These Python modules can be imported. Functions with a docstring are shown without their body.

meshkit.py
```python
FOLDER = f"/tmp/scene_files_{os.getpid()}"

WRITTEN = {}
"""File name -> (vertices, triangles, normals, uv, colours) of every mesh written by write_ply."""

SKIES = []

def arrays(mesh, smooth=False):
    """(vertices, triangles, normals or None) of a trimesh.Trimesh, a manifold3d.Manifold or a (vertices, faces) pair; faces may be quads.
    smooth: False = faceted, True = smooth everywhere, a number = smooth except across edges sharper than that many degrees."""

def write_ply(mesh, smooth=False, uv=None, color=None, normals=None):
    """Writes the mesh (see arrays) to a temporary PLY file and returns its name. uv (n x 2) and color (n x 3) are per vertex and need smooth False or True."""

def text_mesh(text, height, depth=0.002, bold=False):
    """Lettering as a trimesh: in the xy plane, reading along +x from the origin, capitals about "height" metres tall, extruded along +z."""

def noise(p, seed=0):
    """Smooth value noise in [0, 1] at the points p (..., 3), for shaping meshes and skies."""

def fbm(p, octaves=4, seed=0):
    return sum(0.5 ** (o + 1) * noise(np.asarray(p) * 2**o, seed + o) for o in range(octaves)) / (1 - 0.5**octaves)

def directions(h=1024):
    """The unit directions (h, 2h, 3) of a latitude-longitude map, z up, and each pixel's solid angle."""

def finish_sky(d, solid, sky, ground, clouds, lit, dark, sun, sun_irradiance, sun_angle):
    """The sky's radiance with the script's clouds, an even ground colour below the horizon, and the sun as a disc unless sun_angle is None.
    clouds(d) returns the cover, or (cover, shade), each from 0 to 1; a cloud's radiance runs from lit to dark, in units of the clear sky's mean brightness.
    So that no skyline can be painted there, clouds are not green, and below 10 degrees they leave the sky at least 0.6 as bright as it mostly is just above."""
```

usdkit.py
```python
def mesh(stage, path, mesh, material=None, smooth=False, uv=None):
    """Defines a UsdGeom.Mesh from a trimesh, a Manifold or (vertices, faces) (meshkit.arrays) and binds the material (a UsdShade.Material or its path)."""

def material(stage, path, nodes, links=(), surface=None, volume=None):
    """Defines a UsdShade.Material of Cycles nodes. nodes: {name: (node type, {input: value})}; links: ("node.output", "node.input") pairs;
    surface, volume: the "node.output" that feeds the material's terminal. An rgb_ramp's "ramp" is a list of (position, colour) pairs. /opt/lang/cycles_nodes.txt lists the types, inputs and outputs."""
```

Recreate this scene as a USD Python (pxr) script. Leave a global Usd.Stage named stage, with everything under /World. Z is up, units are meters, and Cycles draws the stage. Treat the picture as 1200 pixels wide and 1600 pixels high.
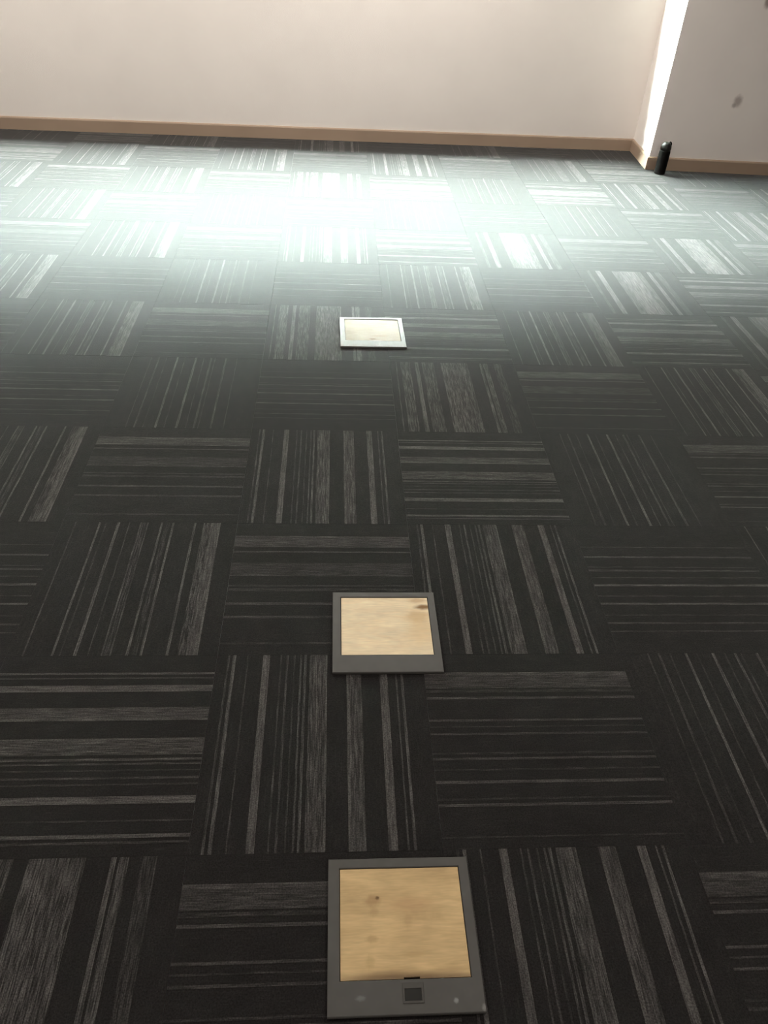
import math, random
import numpy as np, trimesh, manifold3d as m3, usdkit
from shapely.geometry import box as sbox, Polygon
from pxr import Usd, UsdGeom, UsdLux, UsdShade, Gf, Sdf, Vt

random.seed(7)
rng = np.random.default_rng(7)
stage = Usd.Stage.CreateInMemory()
UsdGeom.SetStageUpAxis(stage, 'Z'); UsdGeom.SetStageMetersPerUnit(stage, 1.0)
UsdGeom.Xform.Define(stage, '/World')

# ------------------------------------------------------------------ camera
FPX, CAMH, PITCH, ROLL, YAW, CX, CY = 1214.92, 1.48506, 0.682859, 0.0635099, 0.0878290, 0.272855, -0.761256
EXPOSURE = 0.0
cy_, sy_, cp_, sp_ = math.cos(YAW), math.sin(YAW), math.cos(PITCH), math.sin(PITCH)
Fv = np.array([sy_*cp_, cy_*cp_, -sp_]); Rv = np.array([cy_, -sy_, 0.0]); Uv = np.cross(Rv, Fv)
Rr = Rv*math.cos(ROLL) + Uv*math.sin(ROLL); Ur = -Rv*math.sin(ROLL) + Uv*math.cos(ROLL)
cam = UsdGeom.Camera.Define(stage, '/World/camera')
cam.AddTransformOp().Set(Gf.Matrix4d(*Rr, 0, *Ur, 0, *(-Fv), 0, CX, CY, CAMH, 1))
cam.CreateHorizontalApertureAttr(36.0); cam.CreateVerticalApertureAttr(48.0)
cam.CreateFocalLengthAttr(FPX/1200*36.0)
cam.CreateExposureAttr(EXPOSURE)

# ------------------------------------------------------------------ light
SKY = 140.0                                    # bright overcast daylight outside
dome = UsdLux.DomeLight.Define(stage, '/World/sky')
dome.CreateIntensityAttr(SKY); dome.CreateColorAttr(Gf.Vec3f(0.88, 1.0, 0.96))
FILL, FILL_FAR = 28.0, 42.0                    # added warm fill panels: over the room, and near the far wall
FILL_COLOR = (1.0, 0.94, 0.87)

# ------------------------------------------------------------------ helpers
used = {}
def numbered(path):
    n = used.get(path, -1) + 1
    used[path] = n
    return path if n == 0 else '%s_%03d' % (path, n)

def keys(prim, label=None, category=None, group=None, kind=None):
    for k, v in (('label', label), ('category', category), ('group', group), ('kind', kind)):
        if v: prim.SetCustomDataByKey(k, v)
    return prim

def thing(name, loc=(0, 0, 0), rotz=0.0, **kw):
    x = UsdGeom.Xform.Define(stage, numbered('/World/' + name))
    x.AddTranslateOp().Set(Gf.Vec3d(*map(float, loc)))
    if rotz: x.AddRotateZOp().Set(rotz)
    return keys(x.GetPrim(), **kw)

def obj(name, mesh, mat, parent=None, smooth=False, **kw):
    base = str(parent.GetPath()) if parent else '/World'
    return keys(usdkit.mesh(stage, numbered(base + '/' + name), mesh, mat, smooth=smooth).GetPrim(), **kw)

def cat(*ms): return trimesh.util.concatenate(list(ms))
def bx(x0, x1, y0, y1, z0, z1):
    m = trimesh.creation.box([x1-x0, y1-y0, z1-z0]); m.apply_translation([(x0+x1)/2, (y0+y1)/2, (z0+z1)/2]); return m
def extrude(poly, h, z=0.0):
    m = trimesh.creation.extrude_polygon(poly, h, engine='earcut'); m.apply_translation([0, 0, z]); return m
def lathe(profile, n=40): return trimesh.creation.revolve(np.array(profile, float), sections=n)
def bev(x0, x1, y0, y1, z0, z1, r=0.002):
    """box with its top edges chamfered"""
    v = [(x0, y0, z0), (x1, y0, z0), (x1, y1, z0), (x0, y1, z0), (x0, y0, z1-r), (x1, y0, z1-r), (x1, y1, z1-r), (x0, y1, z1-r),
         (x0+r, y0+r, z1), (x1-r, y0+r, z1), (x1-r, y1-r, z1), (x0+r, y1-r, z1)]
    h = trimesh.Trimesh(v, process=False).convex_hull
    return h
def frustum_ring(outer, inner, z0, z1, c):
    """rectangular frame (x0,x1,y0,y1) with an opening; top edges chamfered by c"""
    def rect(r, d, z): return [(r[0]+d, r[2]+d, z), (r[1]-d, r[2]+d, z), (r[1]-d, r[3]-d, z), (r[0]+d, r[3]-d, z)]
    loops = [rect(outer, 0, z0), rect(outer, 0, z1-c), rect(outer, c, z1), rect(inner, -c, z1), rect(inner, 0, z1-c), rect(inner, 0, z0)]
    v = np.array([p for l in loops for p in l]); f = []
    n = len(loops)
    for k in range(n):
        a, b = 4*k, 4*((k+1) % n)
        for q in range(4):
            r = (q+1) % 4
            f += [(a+q, a+r, b+r), (a+q, b+r, b+q)]
    return trimesh.Trimesh(v, f, process=False)

# ------------------------------------------------------------------ materials
LK = '/World/Looks/'
def M(name, nodes, links, surface='p.BSDF'): return usdkit.material(stage, LK + name, nodes, links, surface=surface)

def spots(nodes, links, src, pts, colour_in, prefix='s'):
    """stains, wood marks and one painted shade strip, each with its own shape: (x, y, z, (sx, sy, sz), colour, strength, raggedness)"""
    cur = colour_in
    for k, (x, y, z, s, col, strength, rag) in enumerate(pts):
        a = prefix + str(k)
        nodes[a+'o'] = ('vector_math', {'math_type': 'subtract', 'vector2': (x, y, z)})
        nodes[a+'d'] = ('vector_math', {'math_type': 'divide', 'vector2': s})
        nodes[a+'n'] = ('noise_texture', {'scale': 1.7, 'detail': 3.0})
        nodes[a+'l'] = ('vector_math', {'math_type': 'length'})
        nodes[a+'j'] = ('math', {'math_type': 'multiply_add', 'value2': rag, 'value3': -rag/2})
        nodes[a+'s'] = ('math', {'math_type': 'add'})
        nodes[a+'m'] = ('map_range', {'range_type': 'smoothstep', 'from_min': 0.25, 'from_max': 1.0, 'to_min': strength, 'to_max': 0.0, 'clamp': True})
        nodes[a+'x'] = ('mix_color', {'b': col})
        links += [(src, a+'o.vector1'), (a+'o.vector', a+'d.vector1'), (a+'d.vector', a+'l.vector1'), (a+'d.vector', a+'n.vector'), (a+'n.fac', a+'j.value1'),
                  (a+'l.value', a+'s.value1'), (a+'j.value', a+'s.value2'), (a+'s.value', a+'m.value'), (a+'m.result', a+'x.fac'), (cur, a+'x.a')]
        cur = a+'x.result'
    return cur

def paint(name, col, rough=0.6, bump=0.15, var=0.05, stains=()):
    nodes = {'g': ('geometry', {}), 'n': ('noise_texture', {'scale': 3.0, 'detail': 5.0}), 'b': ('noise_texture', {'scale': 220.0, 'detail': 3.0}),
             'c': ('mix_color', {'a': tuple(c*(1-var) for c in col), 'b': tuple(min(1, c*(1+var)) for c in col)}),
             'bp': ('bump', {'strength': bump, 'distance': 0.002}), 'p': ('principled_bsdf', {'roughness': rough, 'specular_ior_level': 0.3})}
    links = [('g.position', 'n.vector'), ('g.position', 'b.vector'), ('n.fac', 'c.fac'), ('b.fac', 'bp.height'), ('bp.normal', 'p.normal')]
    links.append((spots(nodes, links, 'g.position', stains, 'c.result'), 'p.base_color'))
    return M(name, nodes, links)

WALL = (0.88, 0.82, 0.77)
wall_paint = paint('wall_paint', WALL, stains=[(0.625, 5.31, 0.90, (0.016, 0.05, 0.010), (0.25, 0.22, 0.2), 0.7, 0.4)])
column_paint = paint('column_paint', (0.90, 0.835, 0.79), stains=[
    (2.955, 4.86, 0.452, (0.040, 0.3, 0.050), (0.36, 0.30, 0.27), 0.75, 0.5), (2.937, 4.86, 0.425, (0.022, 0.3, 0.022), (0.30, 0.25, 0.23), 0.6, 0.4),
    (2.955, 4.86, 1.005, (0.030, 0.3, 0.045), (0.20, 0.12, 0.10), 0.7, 0.4)])
ceiling_paint = paint('ceiling_paint', (0.8, 0.78, 0.75))
board_paint = paint('board_paint', (0.36, 0.265, 0.195), rough=0.5, var=0.12)
dark_metal = M('window_frame_paint', {'p': ('principled_bsdf', {'base_color': (0.55, 0.55, 0.54), 'roughness': 0.4})}, [])
lamp_shell = M('lamp_shell', {'p': ('principled_bsdf', {'base_color': (0.8, 0.8, 0.8), 'roughness': 0.5})}, [])
facade = paint('facade_render', (0.12, 0.12, 0.11), rough=0.8, var=0.2)
facade_glass = M('facade_glass', {'p': ('principled_bsdf', {'base_color': (0.03, 0.035, 0.04), 'roughness': 0.15})}, [])
slab_mat = M('slab', {'p': ('principled_bsdf', {'base_color': (0.012, 0.011, 0.010), 'roughness': 0.95})}, [])
blind_mat = paint('blind_cloth', (0.32, 0.31, 0.30), rough=0.9)
pane_mat = M('window_pane', {'t': ('transparent_bsdf', {'color': (0.97, 0.99, 0.98)}), 'g': ('glossy_bsdf', {'roughness': 0.0}), 'f': ('fresnel', {'IOR': 1.45}), 'ge': ('geometry', {}), 'iv': ('math', {'math_type': 'subtract', 'value1': 1.0}), 'fm': ('math', {'math_type': 'multiply'}), 'm': ('mix_closure', {})},
             [('ge.backfacing', 'iv.value2'), ('f.fac', 'fm.value1'), ('iv.value', 'fm.value2'), ('fm.value', 'm.fac'), ('t.BSDF', 'm.closure1'), ('g.BSDF', 'm.closure2')], 'm.closure')

# carpet: primvar fibre = (across the lines, along them, per-tile shift) in metres, pile = (tone of the line, how finely it is broken, 0)
DARK, LIGHT, SHEEN = (0.0130, 0.0108, 0.0104), (0.082, 0.075, 0.072), 0.185
carpet = M('carpet_pile', {
    'fa': ('attribute', {'attribute': 'fibre'}), 'pa': ('attribute', {'attribute': 'pile'}), 'sp': ('separate_color', {}),
    'v1': ('vector_math', {'math_type': 'multiply', 'vector2': (420.0, 22.0, 1.0)}), 'streak': ('noise_texture', {'scale': 1.0, 'detail': 2.0}),
    'v2': ('vector_math', {'math_type': 'multiply', 'vector2': (330.0, 330.0, 1.0)}), 'speck': ('noise_texture', {'scale': 1.0, 'detail': 2.0}),
    'v3': ('vector_math', {'math_type': 'multiply', 'vector2': (30.0, 14.0, 1.0)}), 'cloud': ('noise_texture', {'scale': 1.0, 'detail': 3.0}),
    'lines': ('map_range', {'from_min': 0.40, 'from_max': 0.60, 'to_min': 0.05, 'to_max': 1.25, 'clamp': True}),
    'solid': ('map_range', {'from_min': 0.30, 'from_max': 0.70, 'to_min': 0.5, 'to_max': 1.35, 'clamp': True}),
    'pick': ('mix_float', {}), 'v4': ('vector_math', {'math_type': 'multiply', 'vector2': (160.0, 11.0, 1.0)}), 'fade': ('noise_texture', {'scale': 1.0, 'detail': 3.0}), 'fd': ('map_range', {'from_min': 0.32, 'from_max': 0.66, 'to_min': 0.5, 'to_max': 1.35, 'clamp': True}), 'tone2': ('math', {'math_type': 'multiply'}), 'tone': ('math', {'math_type': 'multiply'}),
    'faint': ('map_range', {'from_min': 0.55, 'from_max': 0.75, 'to_min': 0.0, 'to_max': 0.10, 'clamp': True}), 'sum': ('math', {'math_type': 'add', 'use_clamp': True}),
    'mix': ('mix_color', {'a': DARK, 'b': LIGHT}),
    'spk': ('map_range', {'from_min': 0.3, 'from_max': 0.7, 'to_min': 0.55, 'to_max': 1.45, 'clamp': True}), 'cl': ('map_range', {'from_min': 0.3, 'from_max': 0.7, 'to_min': 0.85, 'to_max': 1.15}),
    'k': ('math', {'math_type': 'multiply'}), 'out': ('vector_math', {'math_type': 'scale'}),
    'bp': ('bump', {'strength': 0.25, 'distance': 0.0015}),
    'p': ('principled_bsdf', {'roughness': 0.9, 'specular_ior_level': 0.1, 'sheen_weight': SHEEN, 'sheen_roughness': 0.45, 'sheen_tint': (0.95, 1.0, 0.98)})},
    [('fa.vector', 'v1.vector1'), ('v1.vector', 'streak.vector'), ('fa.vector', 'v2.vector1'), ('v2.vector', 'speck.vector'), ('fa.vector', 'v3.vector1'), ('v3.vector', 'cloud.vector'),
     ('pa.color', 'sp.color'), ('streak.fac', 'lines.value'), ('streak.fac', 'solid.value'), ('sp.g', 'pick.fac'), ('solid.result', 'pick.a'), ('lines.result', 'pick.b'),
     ('sp.r', 'tone.value1'), ('pick.result', 'tone2.value1'), ('fa.vector', 'v4.vector1'), ('v4.vector', 'fade.vector'), ('fade.fac', 'fd.value'), ('fd.result', 'tone2.value2'), ('tone2.value', 'tone.value2'), ('streak.fac', 'faint.value'), ('tone.value', 'sum.value1'), ('faint.result', 'sum.value2'), ('sum.value', 'mix.fac'),
     ('speck.fac', 'spk.value'), ('cloud.fac', 'cl.value'), ('spk.result', 'k.value1'), ('cl.result', 'k.value2'), ('mix.result', 'out.vector1'), ('k.value', 'out.scale'),
     ('out.vector', 'p.base_color'), ('speck.fac', 'bp.height'), ('bp.normal', 'p.normal')])

def wood(name, c0, c1, seed, knots_and_shade, curl=1.2):
    nodes = {'t': ('texture_coordinate', {}), 'mp': ('mapping', {'location': (seed, seed*0.37, 0.0), 'scale': (5.0, 24.0, 4.0)}), 'n': ('noise_texture', {'scale': 1.3, 'detail': 5.0, 'distortion': curl}),
             'm2': ('mapping', {'location': (seed*2, 0.0, 0.0), 'scale': (30.0, 260.0, 20.0)}), 'fine': ('noise_texture', {'scale': 1.0, 'detail': 3.0}),
             'm3': ('mapping', {'location': (seed*3, 1.0, 0.0), 'scale': (9.0, 14.0, 9.0)}), 'blot': ('noise_texture', {'scale': 1.4, 'detail': 3.0}),
             'r': ('map_range', {'from_min': 0.25, 'from_max': 0.75, 'clamp': True}), 'c': ('mix_color', {'a': c0, 'b': c1}),
             'fr': ('map_range', {'from_min': 0.3, 'from_max': 0.7, 'to_min': 0.93, 'to_max': 1.07, 'clamp': True}), 'br': ('map_range', {'from_min': 0.3, 'from_max': 0.7, 'to_min': 0.9, 'to_max': 1.1, 'clamp': True}),
             'k': ('math', {'math_type': 'multiply'}), 'o': ('vector_math', {'math_type': 'scale'}), 'p': ('principled_bsdf', {'roughness': 0.6, 'specular_ior_level': 0.2})}
    links = [('t.object', 'mp.vector'), ('mp.vector', 'n.vector'), ('t.object', 'm2.vector'), ('m2.vector', 'fine.vector'), ('t.object', 'm3.vector'), ('m3.vector', 'blot.vector'),
             ('n.fac', 'r.value'), ('r.result', 'c.fac'), ('fine.fac', 'fr.value'), ('blot.fac', 'br.value'), ('fr.result', 'k.value1'), ('br.result', 'k.value2'), ('c.result', 'o.vector1'), ('k.value', 'o.scale')]
    links.append((spots(nodes, links, 't.object', knots_and_shade, 'o.vector'), 'p.base_color'))
    return M(name, nodes, links)

def plastic(name, col, marks=(), rough=0.5):
    nodes = {'t': ('texture_coordinate', {}), 'n': ('noise_texture', {'scale': 35.0, 'detail': 4.0}), 'c': ('mix_color', {'a': tuple(c*0.88 for c in col), 'b': tuple(c*1.12 for c in col)}),
             'p': ('principled_bsdf', {'roughness': rough, 'specular_ior_level': 0.3})}
    links = [('t.object', 'n.vector'), ('n.fac', 'c.fac')]
    links.append((spots(nodes, links, 't.object', marks, 'c.result'), 'p.base_color'))
    return M(name, nodes, links)

# ------------------------------------------------------------------ the room
X0, X1, Y0, H = -4.0, 5.5, -5.0, 2.7
def wy(x): return 5.300 + 0.020*x                      # far wall's face
TW = 0.18
SILL, HEAD, WX0, WX1 = 1.00, 2.40, -2.1, 2.38
ang = math.degrees(math.atan(0.020))
# far wall with its window opening, in its own frame (x along it, y outwards)
def to_wall(m):
    m.apply_transform(trimesh.transformations.rotation_matrix(math.radians(ang), [0, 0, 1])); m.apply_translation([0, 5.300, 0]); return m
wp = Polygon([(X0-.3, -0.02), (X1+.3, -0.02), (X1+.3, H), (X0-.3, H)], [[(WX0, SILL), (WX1, SILL), (WX1, HEAD), (WX0, HEAD)]])
m = trimesh.creation.extrude_polygon(wp, TW, engine='earcut')
m.apply_transform(trimesh.transformations.rotation_matrix(math.pi/2, [1, 0, 0])); m.apply_translation([0, TW, 0])
obj('wall_far', to_wall(m), wall_paint, kind='structure', label='pale pinkish plaster wall across the far end of the carpet')
obj('wall_left', bx(X0-.2, X0, Y0-.2, 5.30, -0.02, H), wall_paint, kind='structure', label='plain plaster wall on the left side of the room')
obj('wall_right', bx(X1, X1+.2, Y0-.2, 5.45, -0.02, H), wall_paint, kind='structure', label='plain plaster wall on the right side of the room')
obj('wall_near', bx(X0, X1, Y0-.2, Y0, -0.02, H), wall_paint, kind='structure', label='plain plaster wall behind the camera')
obj('ceiling', bx(X0-.3, X1+.3, Y0-.3, 5.75, H, H+.15), ceiling_paint, kind='structure', label='white flat ceiling over the carpeted room')

w = thing('window_1', kind='structure', label='long low window above the far wall sill')
fy0, fy1 = TW-.075, TW-.025
fr = [bx(WX0, WX1, fy0, fy1, SILL, SILL+.05), bx(WX0, WX1, fy0, fy1, HEAD-.05, HEAD), bx(WX0, WX0+.05, fy0, fy1, SILL, HEAD), bx(WX1-.05, WX1, fy0, fy1, SILL, HEAD)]
obj('window_frame', to_wall(cat(*fr)), dark_metal, w)
NP = 3
for k in range(NP):
    a, b = WX0 + (WX1-WX0)*k/NP, WX0 + (WX1-WX0)*(k+1)/NP
    if k: obj('mullion', to_wall(bx(a-.02, a+.02, fy0, fy1, SILL+.05, HEAD-.05)), dark_metal, w)
    obj('pane', to_wall(bx(a+(.02 if k else .05), b-(.02 if k < NP-1 else .05), TW-.053, TW-.047, SILL+.05, HEAD-.05)), pane_mat, w)

# unseen roller blind, added to narrow the daylight to a slit above the sill
BLIND = 1.36
bl = thing('added_roller_blind', (0, 0, 0), label='grey roller blind added to narrow the daylight through the window', category='blind')
obj('cloth', to_wall(bx(WX0+.01, WX1-.01, .030, .032, BLIND+.012, HEAD-.02)), blind_mat, bl)
obj('bottom_bar', to_wall(bev(WX0+.01, WX1-.01, .024, .038, BLIND, BLIND+.014)), dark_metal, bl)
rl = trimesh.creation.cylinder(radius=.022, height=WX1-WX0-.03, sections=20); rl.apply_transform(trimesh.transformations.rotation_matrix(math.pi/2, [0, 1, 0])); rl.apply_translation([(WX0+WX1)/2, .031, HEAD-.025])
obj('roller', to_wall(rl), dark_metal, bl)

# column standing out from the far wall
CXL = 2.455
def cyf(x): return 4.875 - 0.035*(x-CXL)              # its front face
CXR = 3.62
col = Polygon([(CXL, cyf(CXL)), (CXR, cyf(CXR)), (CXR, wy(CXR)-.001), (2.487, wy(2.487)-.001)])
obj('column', extrude(col, H), column_paint, kind='structure', label='square plaster column standing out from the far wall at the right')

# baseboards: a small moulded section swept along the foot of the walls
def board(pts, name, label, h=0.083, t=0.012):
    prof = [(0, 0), (t, 0), (t, h-.010), (t-.003, h-.003), (t-.007, h), (0, h)]
    pts = np.array(pts, float); nrm = []
    d = np.diff(pts, axis=0); d /= np.linalg.norm(d, axis=1)[:, None]; n = np.stack([d[:, 1], -d[:, 0]], 1)    # to the right of travel = into the room
    v = []
    for k in range(len(pts)):
        if k == 0: o = n[0]
        elif k == len(pts)-1: o = n[-1]
        else: o = (n[k-1]+n[k]) / (1 + n[k-1] @ n[k])
        v += [(pts[k, 0]+o[0]*a, pts[k, 1]+o[1]*a, b) for a, b in prof]
    L = len(prof); f = []
    for k in range(len(pts)-1):
        for q in range(L):
            r = (q+1) % L
            f += [(k*L+q, k*L+r, (k+1)*L+r), (k*L+q, (k+1)*L+r, (k+1)*L+q)]
    for q in range(1, L-1): f += [(0, q+1, q), ((len(pts)-1)*L, (len(pts)-1)*L+q, (len(pts)-1)*L+q+1)]
    mm = trimesh.Trimesh(v, f, process=False); mm.fix_normals()
    obj(name, mm, board_paint, kind='structure', label=label)
EPS = 0.0005
board([(X0, wy(X0)-EPS), (2.4875-EPS, wy(2.487)-EPS)], 'baseboard_far', 'brown painted skirting along the foot of the far wall')
board([(2.487-EPS, wy(2.487)-.0125), (CXL-EPS, cyf(CXL)-EPS), (CXR+EPS, cyf(CXR)-EPS), (CXR+EPS, wy(CXR)-EPS)], 'baseboard_column', 'brown painted skirting around the foot of the column')
board([(CXR+.0127, wy(CXR)-EPS), (X1, wy(X1)-EPS)], 'baseboard_far_corner', 'brown skirting between the column and the right wall')
board([(X0+EPS, Y0), (X0+EPS, wy(X0)-.013)], 'baseboard_left', 'brown painted skirting along the left wall')
board([(X1-EPS, wy(X1)-.013), (X1-EPS, Y0)], 'baseboard_right', 'brown painted skirting along the right wall')

# unseen ceiling panels, added as fill for the room and the far wall
for k, (lx, ly) in enumerate([(-1.6, -2.6), (2.2, -2.6), (-1.6, 0.9), (2.2, 0.9), (-2.1, 4.2), (0.1, 4.2), (1.1, 4.2)]):
    t = thing('added_ceiling_light', (lx, ly, H-.03), label='square ceiling light panel added as fill, ' + ['behind the camera on the left', 'behind the camera on the right', 'above the carpet on the left', 'above the carpet on the right', 'leftmost of three near the far wall', 'middle of three near the far wall', 'rightmost of three near the far wall'][k], category='ceiling light')
    obj('rim', frustum_ring((-.30, .30, -.30, .30), (-.27, .27, -.27, .27), 0.0, 0.0295, 0.002), lamp_shell, t)
    lt = UsdLux.RectLight.Define(stage, str(t.GetPath()) + '/panel_glow')
    lt.CreateWidthAttr(.54); lt.CreateHeightAttr(.54); lt.CreateIntensityAttr(FILL if k < 4 else FILL_FAR*(1.2 if k == 4 else 1)); lt.CreateColorAttr(Gf.Vec3f(*FILL_COLOR)); lt.AddTranslateOp().Set(Gf.Vec3d(0, 0, .012))

# unseen block across the street, added to hide the low sky from the window
hb = thing('blocker_building', (0, 14.6, -3.0), 12.0, label='dark rendered building added across the street to hide the low sky', category='blocker_building')
BH = 8.15
obj('facade', bx(-40, 40, 0, 6, 0, BH), facade, hb)
for fl in range(2):
    for k in range(12):
        obj('window', bx(-33+6*k, -31+6*k, -.06, .02, 1.2+3.3*fl, 2.9+3.3*fl), facade_glass, hb)
obj('ground', bx(-60, 60, 5.9, 40, -3.3, -3.0), facade, kind='structure', label='dark street outside the window')

# ------------------------------------------------------------------ carpet tiles
# line patterns across a tile, u from left to right (from near to far on the tiles turned a quarter): (u0, u1, tone, fineness)
P1 = [(.052, .062, .45, .6), (.076, .092, .85, .2), (.145, .152, .35, .7), (.222, .256, .85, 0), (.306, .314, .35, .6), (.335, .345, .45, .5), (.372, .379, .3, .6), (.402, .411, .5, .4), (.422, .434, .6, .3),
      (.450, .526, .55, .55), (.526, .534, .8, .2), (.626, .640, .8, .1), (.640, .697, .58, .45), (.785, .822, .85, 0), (.860, .868, .5, .4), (.885, .897, .75, .2)]
P2 = [(.072, .080, .45, .4), (.208, .219, .75, .2), (.245, .253, .3, .7), (.312, .328, .85, .1), (.378, .385, .4, .6), (.442, .452, .6, .3), (.455, .478, .35, .9), (.482, .490, .5, .4), (.560, .572, .7, .2), (.585, .612, .25, .9),
      (.626, .638, .75, .1), (.750, .763, .8, .1), (.805, .850, .55, .9), (.850, .894, .68, .2), (.894, .904, .95, 0)]
P2B = [(.182, .195, .55, .2), (.212, .220, .25, .6), (.288, .302, .6, .1), (.35, .358, .25, .7), (.402, .414, .45, .3), (.43, .44, .22, .7), (.530, .541, .42, .3), (.57, .577, .25, .7), (.603, .614, .5, .2), (.727, .740, .55, .2),
       (.765, .782, .25, .7), (.790, .868, .38, .3), (.868, .886, .6, .2), (.045, .052, .22, .5)]
P2C = [(.070, .082, .22, .5), (.245, .262, .38, .3), (.340, .356, .5, .2), (.44, .46, .3, .5), (.475, .487, .3, .4), (.555, .567, .38, .4), (.565, .66, .24, .5), (.648, .66, .34, .4), (.745, .757, .48, .2), (.79, .875, .46, .25), (.875, .886, .56, .2)]
P3 = [(.145, .153, .3, .5), (.200, .212, .38, .4), (.26, .268, .2, .7), (.340, .354, .72, .1), (.40, .409, .25, .7), (.480, .496, .7, .1), (.545, .553, .3, .6), (.598, .612, .45, .4), (.630, .638, .3, .7), (.712, .726, .5, .3), (.80, .808, .28, .6)]
P4 = [(.045, .055, .5, .5), (.085, .16, .55, .9), (.198, .228, .85, .2), (.255, .35, .5, .95), (.405, .50, .72, .75), (.50, .62, .6, .85), (.715, .735, .75, .3), (.745, .782, .6, .6), (.83, .89, .3, .95)]
P5 = [(.10, .13, .3, .6), (.19, .24, .85, .1), (.36, .43, .55, .4), (.43, .60, .80, .15), (.60, .66, .5, .5), (.72, .76, .8, .2), (.80, .86, .3, .6)]
TABLE = {(-1, -1): P4, (0, -1): P2B, (1, -1): P1, (2, -1): P2B, (-2, -1): P1,
         (-1, 0): P1, (0, 0): P1, (1, 0): P2B, (2, 0): P3, (-2, 0): P3,
         (-2, 1): P3, (-1, 1): P2, (0, 1): P2C, (1, 1): P1, (2, 1): P3, (3, 1): P2,
         (-2, 2): P2, (-1, 2): P2C, (0, 2): P1, (1, 2): P1, (2, 2): P3, (3, 2): P2B, (-3, 2): P2C,
         (-2, 3): P3, (-1, 3): P3, (0, 3): P3, (1, 3): P4, (2, 3): P2C, (3, 3): P2, (-3, 3): P2, (4, 3): P2C,
         (-3, 4): P3, (-2, 4): P2, (-1, 4): P2C, (0, 4): P4, (1, 4): P1, (2, 4): P2, (3, 4): P1, (4, 4): P5,
         (-3, 5): P2, (-2, 5): P3, (-1, 5): P3, (0, 5): P3, (1, 5): P2, (2, 5): P3, (3, 5): P5, (4, 5): P1,
         (-3, 6): P2C, (-2, 6): P2, (-1, 6): P2C, (0, 6): P1, (1, 6): P1, (2, 6): P5, (3, 6): P2C, (4, 6): P5, (5, 6): P2C,
         (-2, 7): P2C, (-1, 7): P3, (0, 7): P2C, (1, 7): P3, (2, 7): P3, (-3, 7): P2, (0, 8): P4, (-2, 8): P2, (-1, 8): P2C, (0, 9): P2C, (-1, 9): P2, (1, 9): P1, (-3, 9): P2}
POOL = [P1, P2, P2C, P3, P3, P2, P1, P4]
T, GAP, TH = 0.5, 0.00025, 0.006
YCUT = 5.40

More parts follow.
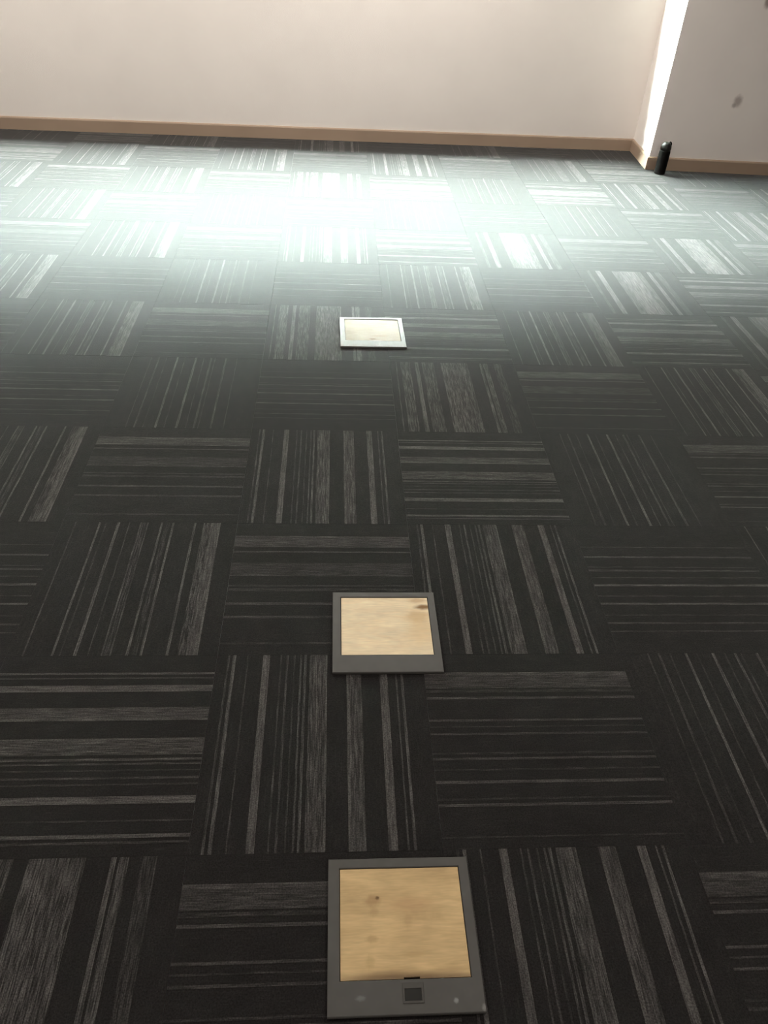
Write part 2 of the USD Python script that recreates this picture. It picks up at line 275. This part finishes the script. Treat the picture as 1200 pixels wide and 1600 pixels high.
def tile_mesh(i, j):
    pat = TABLE.get((i, j)) or POOL[(i*5 + j*3 + (i*j) % 3) % len(POOL)]
    upright = (i + j) % 2 == 0
    cuts, tones, at = [GAP/T], [], GAP/T
    for a, b, t, f in sorted(pat):
        a = max(a, at)
        if b <= a: continue
        if a > at: cuts.append(a); tones.append((0, 0))
        cuts.append(b); tones.append((t, f)); at = b
    cuts.append(1 - GAP/T); tones.append((0, 0))
    x0, y0 = i*T, j*T
    v0, v1 = GAP, T-GAP
    end = YCUT - y0                                       # the last row is cut at the wall
    if upright: v1 = min(v1, end)
    shift = float(rng.random()*50)
    V, Fc, fib, pil = [], [], [], []
    def quad(p, fb, tone):
        b = len(V); V.extend(p); fib.extend(fb); pil.extend([(tone[0], tone[1], 0)]*4); Fc.extend([(b, b+1, b+2), (b, b+2, b+3)])
    wander = 0.0008
    for k, tn in enumerate(tones):
        a, b = cuts[k]*T, cuts[k+1]*T
        if not upright:
            if a >= end: break
            b = min(b, end)
        z = 0.0006*(tn[0] > 0)
        def P(u, v, zz): return (x0+u, y0+v, zz) if upright else (x0+v, y0+u, zz)
        def FB(u, v): return (u+shift, v+shift*1.7, shift)
        ps = [P(a, v0, z), P(b, v0, z), P(b, v1, z), P(a, v1, z)]; fb = [FB(a, v0), FB(b, v0), FB(b, v1), FB(a, v1)]
        if not upright: ps, fb = ps[::-1], fb[::-1]
        quad(ps, fb, tn)
    ym = min(y0+T-GAP, YCUT)
    c = [(x0+GAP, y0+GAP), (x0+T-GAP, y0+GAP), (x0+T-GAP, ym), (x0+GAP, ym)]
    for q in range(4):
        p, r = c[q], c[(q+1) % 4]
        quad([(*p, -TH), (*r, -TH), (*r, 0), (*p, 0)], [(shift, 0, 0)]*4, (0, 0))
    return np.array(V), np.array(Fc), np.array(fib), np.array(pil)

def carpet_obj(name, parts, parent, **kw):
    n, V, Fc, A, B = 0, [], [], [], []
    for v, f, a, b in parts: V.append(v); Fc.append(f+n); A.append(a); B.append(b); n += len(v)
    me = usdkit.mesh(stage, numbered(str(parent.GetPath()) + '/' + name), (np.vstack(V), np.vstack(Fc)), carpet)
    api = UsdGeom.PrimvarsAPI(me)
    api.CreatePrimvar('fibre', Sdf.ValueTypeNames.Float3Array, 'vertex').Set(Vt.Vec3fArray.FromNumpy(np.vstack(A).astype(np.float32)))
    api.CreatePrimvar('pile', Sdf.ValueTypeNames.Color3fArray, 'vertex').Set(Vt.Vec3fArray.FromNumpy(np.vstack(B).astype(np.float32)))
    return keys(me.GetPrim(), **kw)

floor = thing('floor', kind='structure', label='dark charcoal carpet tiles laid in quarter turns with pale broken lines')
obj('slab', bx(X0, X1, Y0, 5.5, -0.05, -TH), slab_mat, floor)
for j in range(-4, 11):
    for i in range(-8, 11):
        carpet_obj('carpet_tile', [tile_mesh(i, j)], floor)
carpet_obj('carpet_tile_field', [tile_mesh(i, j) for j in range(-10, -4) for i in range(-8, 11)], floor, kind='stuff')

# ------------------------------------------------------------------ floor boxes
S, FH = 0.270, 0.0075
IN = (0.0215, S-0.0185, 0.0545, S-0.0185)               # opening in the frame (wider border towards the camera)
def floor_box(loc, rot, label, frame_mat, lid_mat, latch, notch):
    t = thing('floor_box', loc, rot, label=label, category='floor box')
    c = S/2
    o, n = (-c, c, -c, c), (IN[0]-c, IN[1]-c, IN[2]-c, IN[3]-c)
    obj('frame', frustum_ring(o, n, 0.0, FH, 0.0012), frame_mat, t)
    obj('well', bx(n[0]-.002, n[1]+.002, n[2]-.002, n[3]+.002, 0.0002, 0.0012), well_mat, t)
    g = 0.0012
    # pale wooden lid, flat, with front-edge shade painted on the near one; a finger notch cut out of it where there is a latch
    lid = sbox(n[0]+g, n[2]+g, n[1]-g, n[3]-g)
    if notch: lid = lid.difference(sbox(notch-.014, n[2]-.01, notch+.014, n[2]+g+.003))
    lm = extrude(lid, 0.0042, 0.0013)
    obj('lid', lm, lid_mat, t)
    if latch:
        w_, d0, d1 = .0185, -c+.0165, -c+.0485
        obj('latch', frustum_ring((notch-w_, notch+w_, d0, d1), (notch-w_+.004, notch+w_-.004, d0+.004, d1-.009), FH-.0002, FH+.0012, .0006), latch_mat, t)
        obj('latch_slot', bx(notch-w_+.004, notch+w_-.004, d0+.004, d1-.009, FH-.0001, FH+.0002), slot_mat, t)
    return t
well_mat = plastic('box_well', (0.02, 0.018, 0.016))
slot_mat = plastic('latch_slot_dark', (0.022, 0.021, 0.019), rough=0.8)
latch_mat = plastic('latch_plastic', (0.075, 0.070, 0.064))
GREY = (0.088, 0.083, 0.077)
near_frame = plastic('grey_frame_scuffed', GREY, [(-.078, -.108, FH, (.012, .006, .01), (.2, .2, .2), .6, .8), (.085, -.116, FH, (.006, .006, .01), (.3, .3, .3), .7, .5), (.132, -.128, FH, (.006, .008, .01), (.25, .24, .23), .7, .6)])
mid_frame = plastic('grey_frame_plain', GREY)
lit_far_frame = plastic('grey_frame_lit', tuple(c*1.6 for c in GREY))  # same grey, lightened to stand in for daylight on the farthest frame
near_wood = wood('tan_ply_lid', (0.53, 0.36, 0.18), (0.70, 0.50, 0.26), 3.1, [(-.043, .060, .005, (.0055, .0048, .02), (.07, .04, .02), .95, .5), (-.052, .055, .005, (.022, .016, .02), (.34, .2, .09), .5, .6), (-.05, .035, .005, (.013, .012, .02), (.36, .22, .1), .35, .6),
            (-.055, -.012, .005, (.016, .010, .02), (.36, .22, .1), .4, .6), (.012, .018, .005, (.012, .02, .02), (.4, .25, .12), .3, .6), (-.06, -.05, .005, (.012, .018, .02), (.36, .24, .1), .3, .6), (.02, .048, .005, (.06, .02, .02), (.52, .29, .15), .3, .8), (.0, -.081, .005, (.2, .020, .02), (.16, .10, .055), .85, .35), (.02, -.04, .005, (.035, .006, .02), (.42, .27, .12), .4, .6)])  # the long dark spot paints shade along the lid's front edge
mid_wood = wood('pale_pine_lid', (0.88, 0.69, 0.45), (0.93, 0.78, 0.54), 7.7, [(.104, .082, .005, (.034, .013, .02), (.24, .12, .04), .95, .5), (.085, .050, .005, (.05, .028, .02), (.66, .43, .19), .6, .6), (.09, .0, .005, (.05, .06, .02), (.78, .54, .27), .45, .5), (.09, .105, .005, (.035, .012, .02), (.55, .34, .17), .6, .5)], 2.0)
far_wood = wood('white_pine_lid', (0.33, 0.285, 0.215), (0.37, 0.325, 0.25), 12.3, [(.03, -.035, .005, (.05, .012, .02), (.27, .21, .15), .6, .5), (.0, -.062, .005, (.02, .008, .02), (.15, .1, .06), .8, .4)])
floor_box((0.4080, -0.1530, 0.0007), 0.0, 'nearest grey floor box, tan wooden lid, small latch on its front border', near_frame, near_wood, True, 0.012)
floor_box((0.4140, 0.5740, 0.0007), 0.0, 'middle grey floor box, pale wooden lid with a brown corner knot', mid_frame, mid_wood, False, None)
floor_box((0.4390, 2.2450, 0.0007), 1.0, 'farthest floor box, its frame colour lightened to look daylit, with a whitish wooden lid', lit_far_frame, far_wood, False, 0.0)

# ------------------------------------------------------------------ bottle at the column's foot
gloss_black = M('gloss_black', {'p': ('principled_bsdf', {'base_color': (0.006, 0.006, 0.006), 'roughness': 0.36, 'specular_ior_level': 0.35})}, [])
matt_black = M('matt_black', {'p': ('principled_bsdf', {'base_color': (0.004, 0.0036, 0.003), 'roughness': 0.6, 'specular_ior_level': 0.1})}, [])
bt = thing('bottle', (2.515, 4.775, 0.0007), label='small black drinking bottle standing on the carpet against the column', category='bottle')
R = 0.037
obj('body', lathe([(0, 0), (R-.004, 0), (R-.001, .002), (R, .006), (R, .138), (R-.001, .146), (R-.003, .150), (0, .150)]), matt_black, bt, smooth=35)
obj('cap', lathe([(0, .1502), (R-.004, .1502), (R-.002, .153), (R-.001, .168), (R-.004, .182), (R-.010, .194), (R-.018, .200), (0, .203)]), gloss_black, bt, smooth=35)
loop = [(.012*math.cos(a) + .020, 0, .186 + .016*math.sin(a)) for a in np.linspace(-.4, math.pi*.9, 12)]
def tube(path, r, n=8):
    path = np.array(path); V = []; Fq = []
    for k, p in enumerate(path):
        d = path[min(k+1, len(path)-1)] - path[max(k-1, 0)]; d /= np.linalg.norm(d)
        a = np.cross(d, [0, 1, 0]); a /= np.linalg.norm(a); b = np.cross(d, a)
        V += [p + r*(math.cos(t)*a + math.sin(t)*b) for t in np.linspace(0, 2*math.pi, n, endpoint=False)]
    for k in range(len(path)-1):
        for q in range(n):
            s = (q+1) % n
            Fq += [(k*n+q, k*n+s, (k+1)*n+s), (k*n+q, (k+1)*n+s, (k+1)*n+q)]
    for q in range(1, n-1): Fq += [(0, q+1, q), ((len(path)-1)*n, (len(path)-1)*n+q, (len(path)-1)*n+q+1)]
    mm = trimesh.Trimesh(V, Fq, process=False); mm.fix_normals(); return mm
obj('carry_loop', tube(loop, .0045), gloss_black, bt, smooth=40)
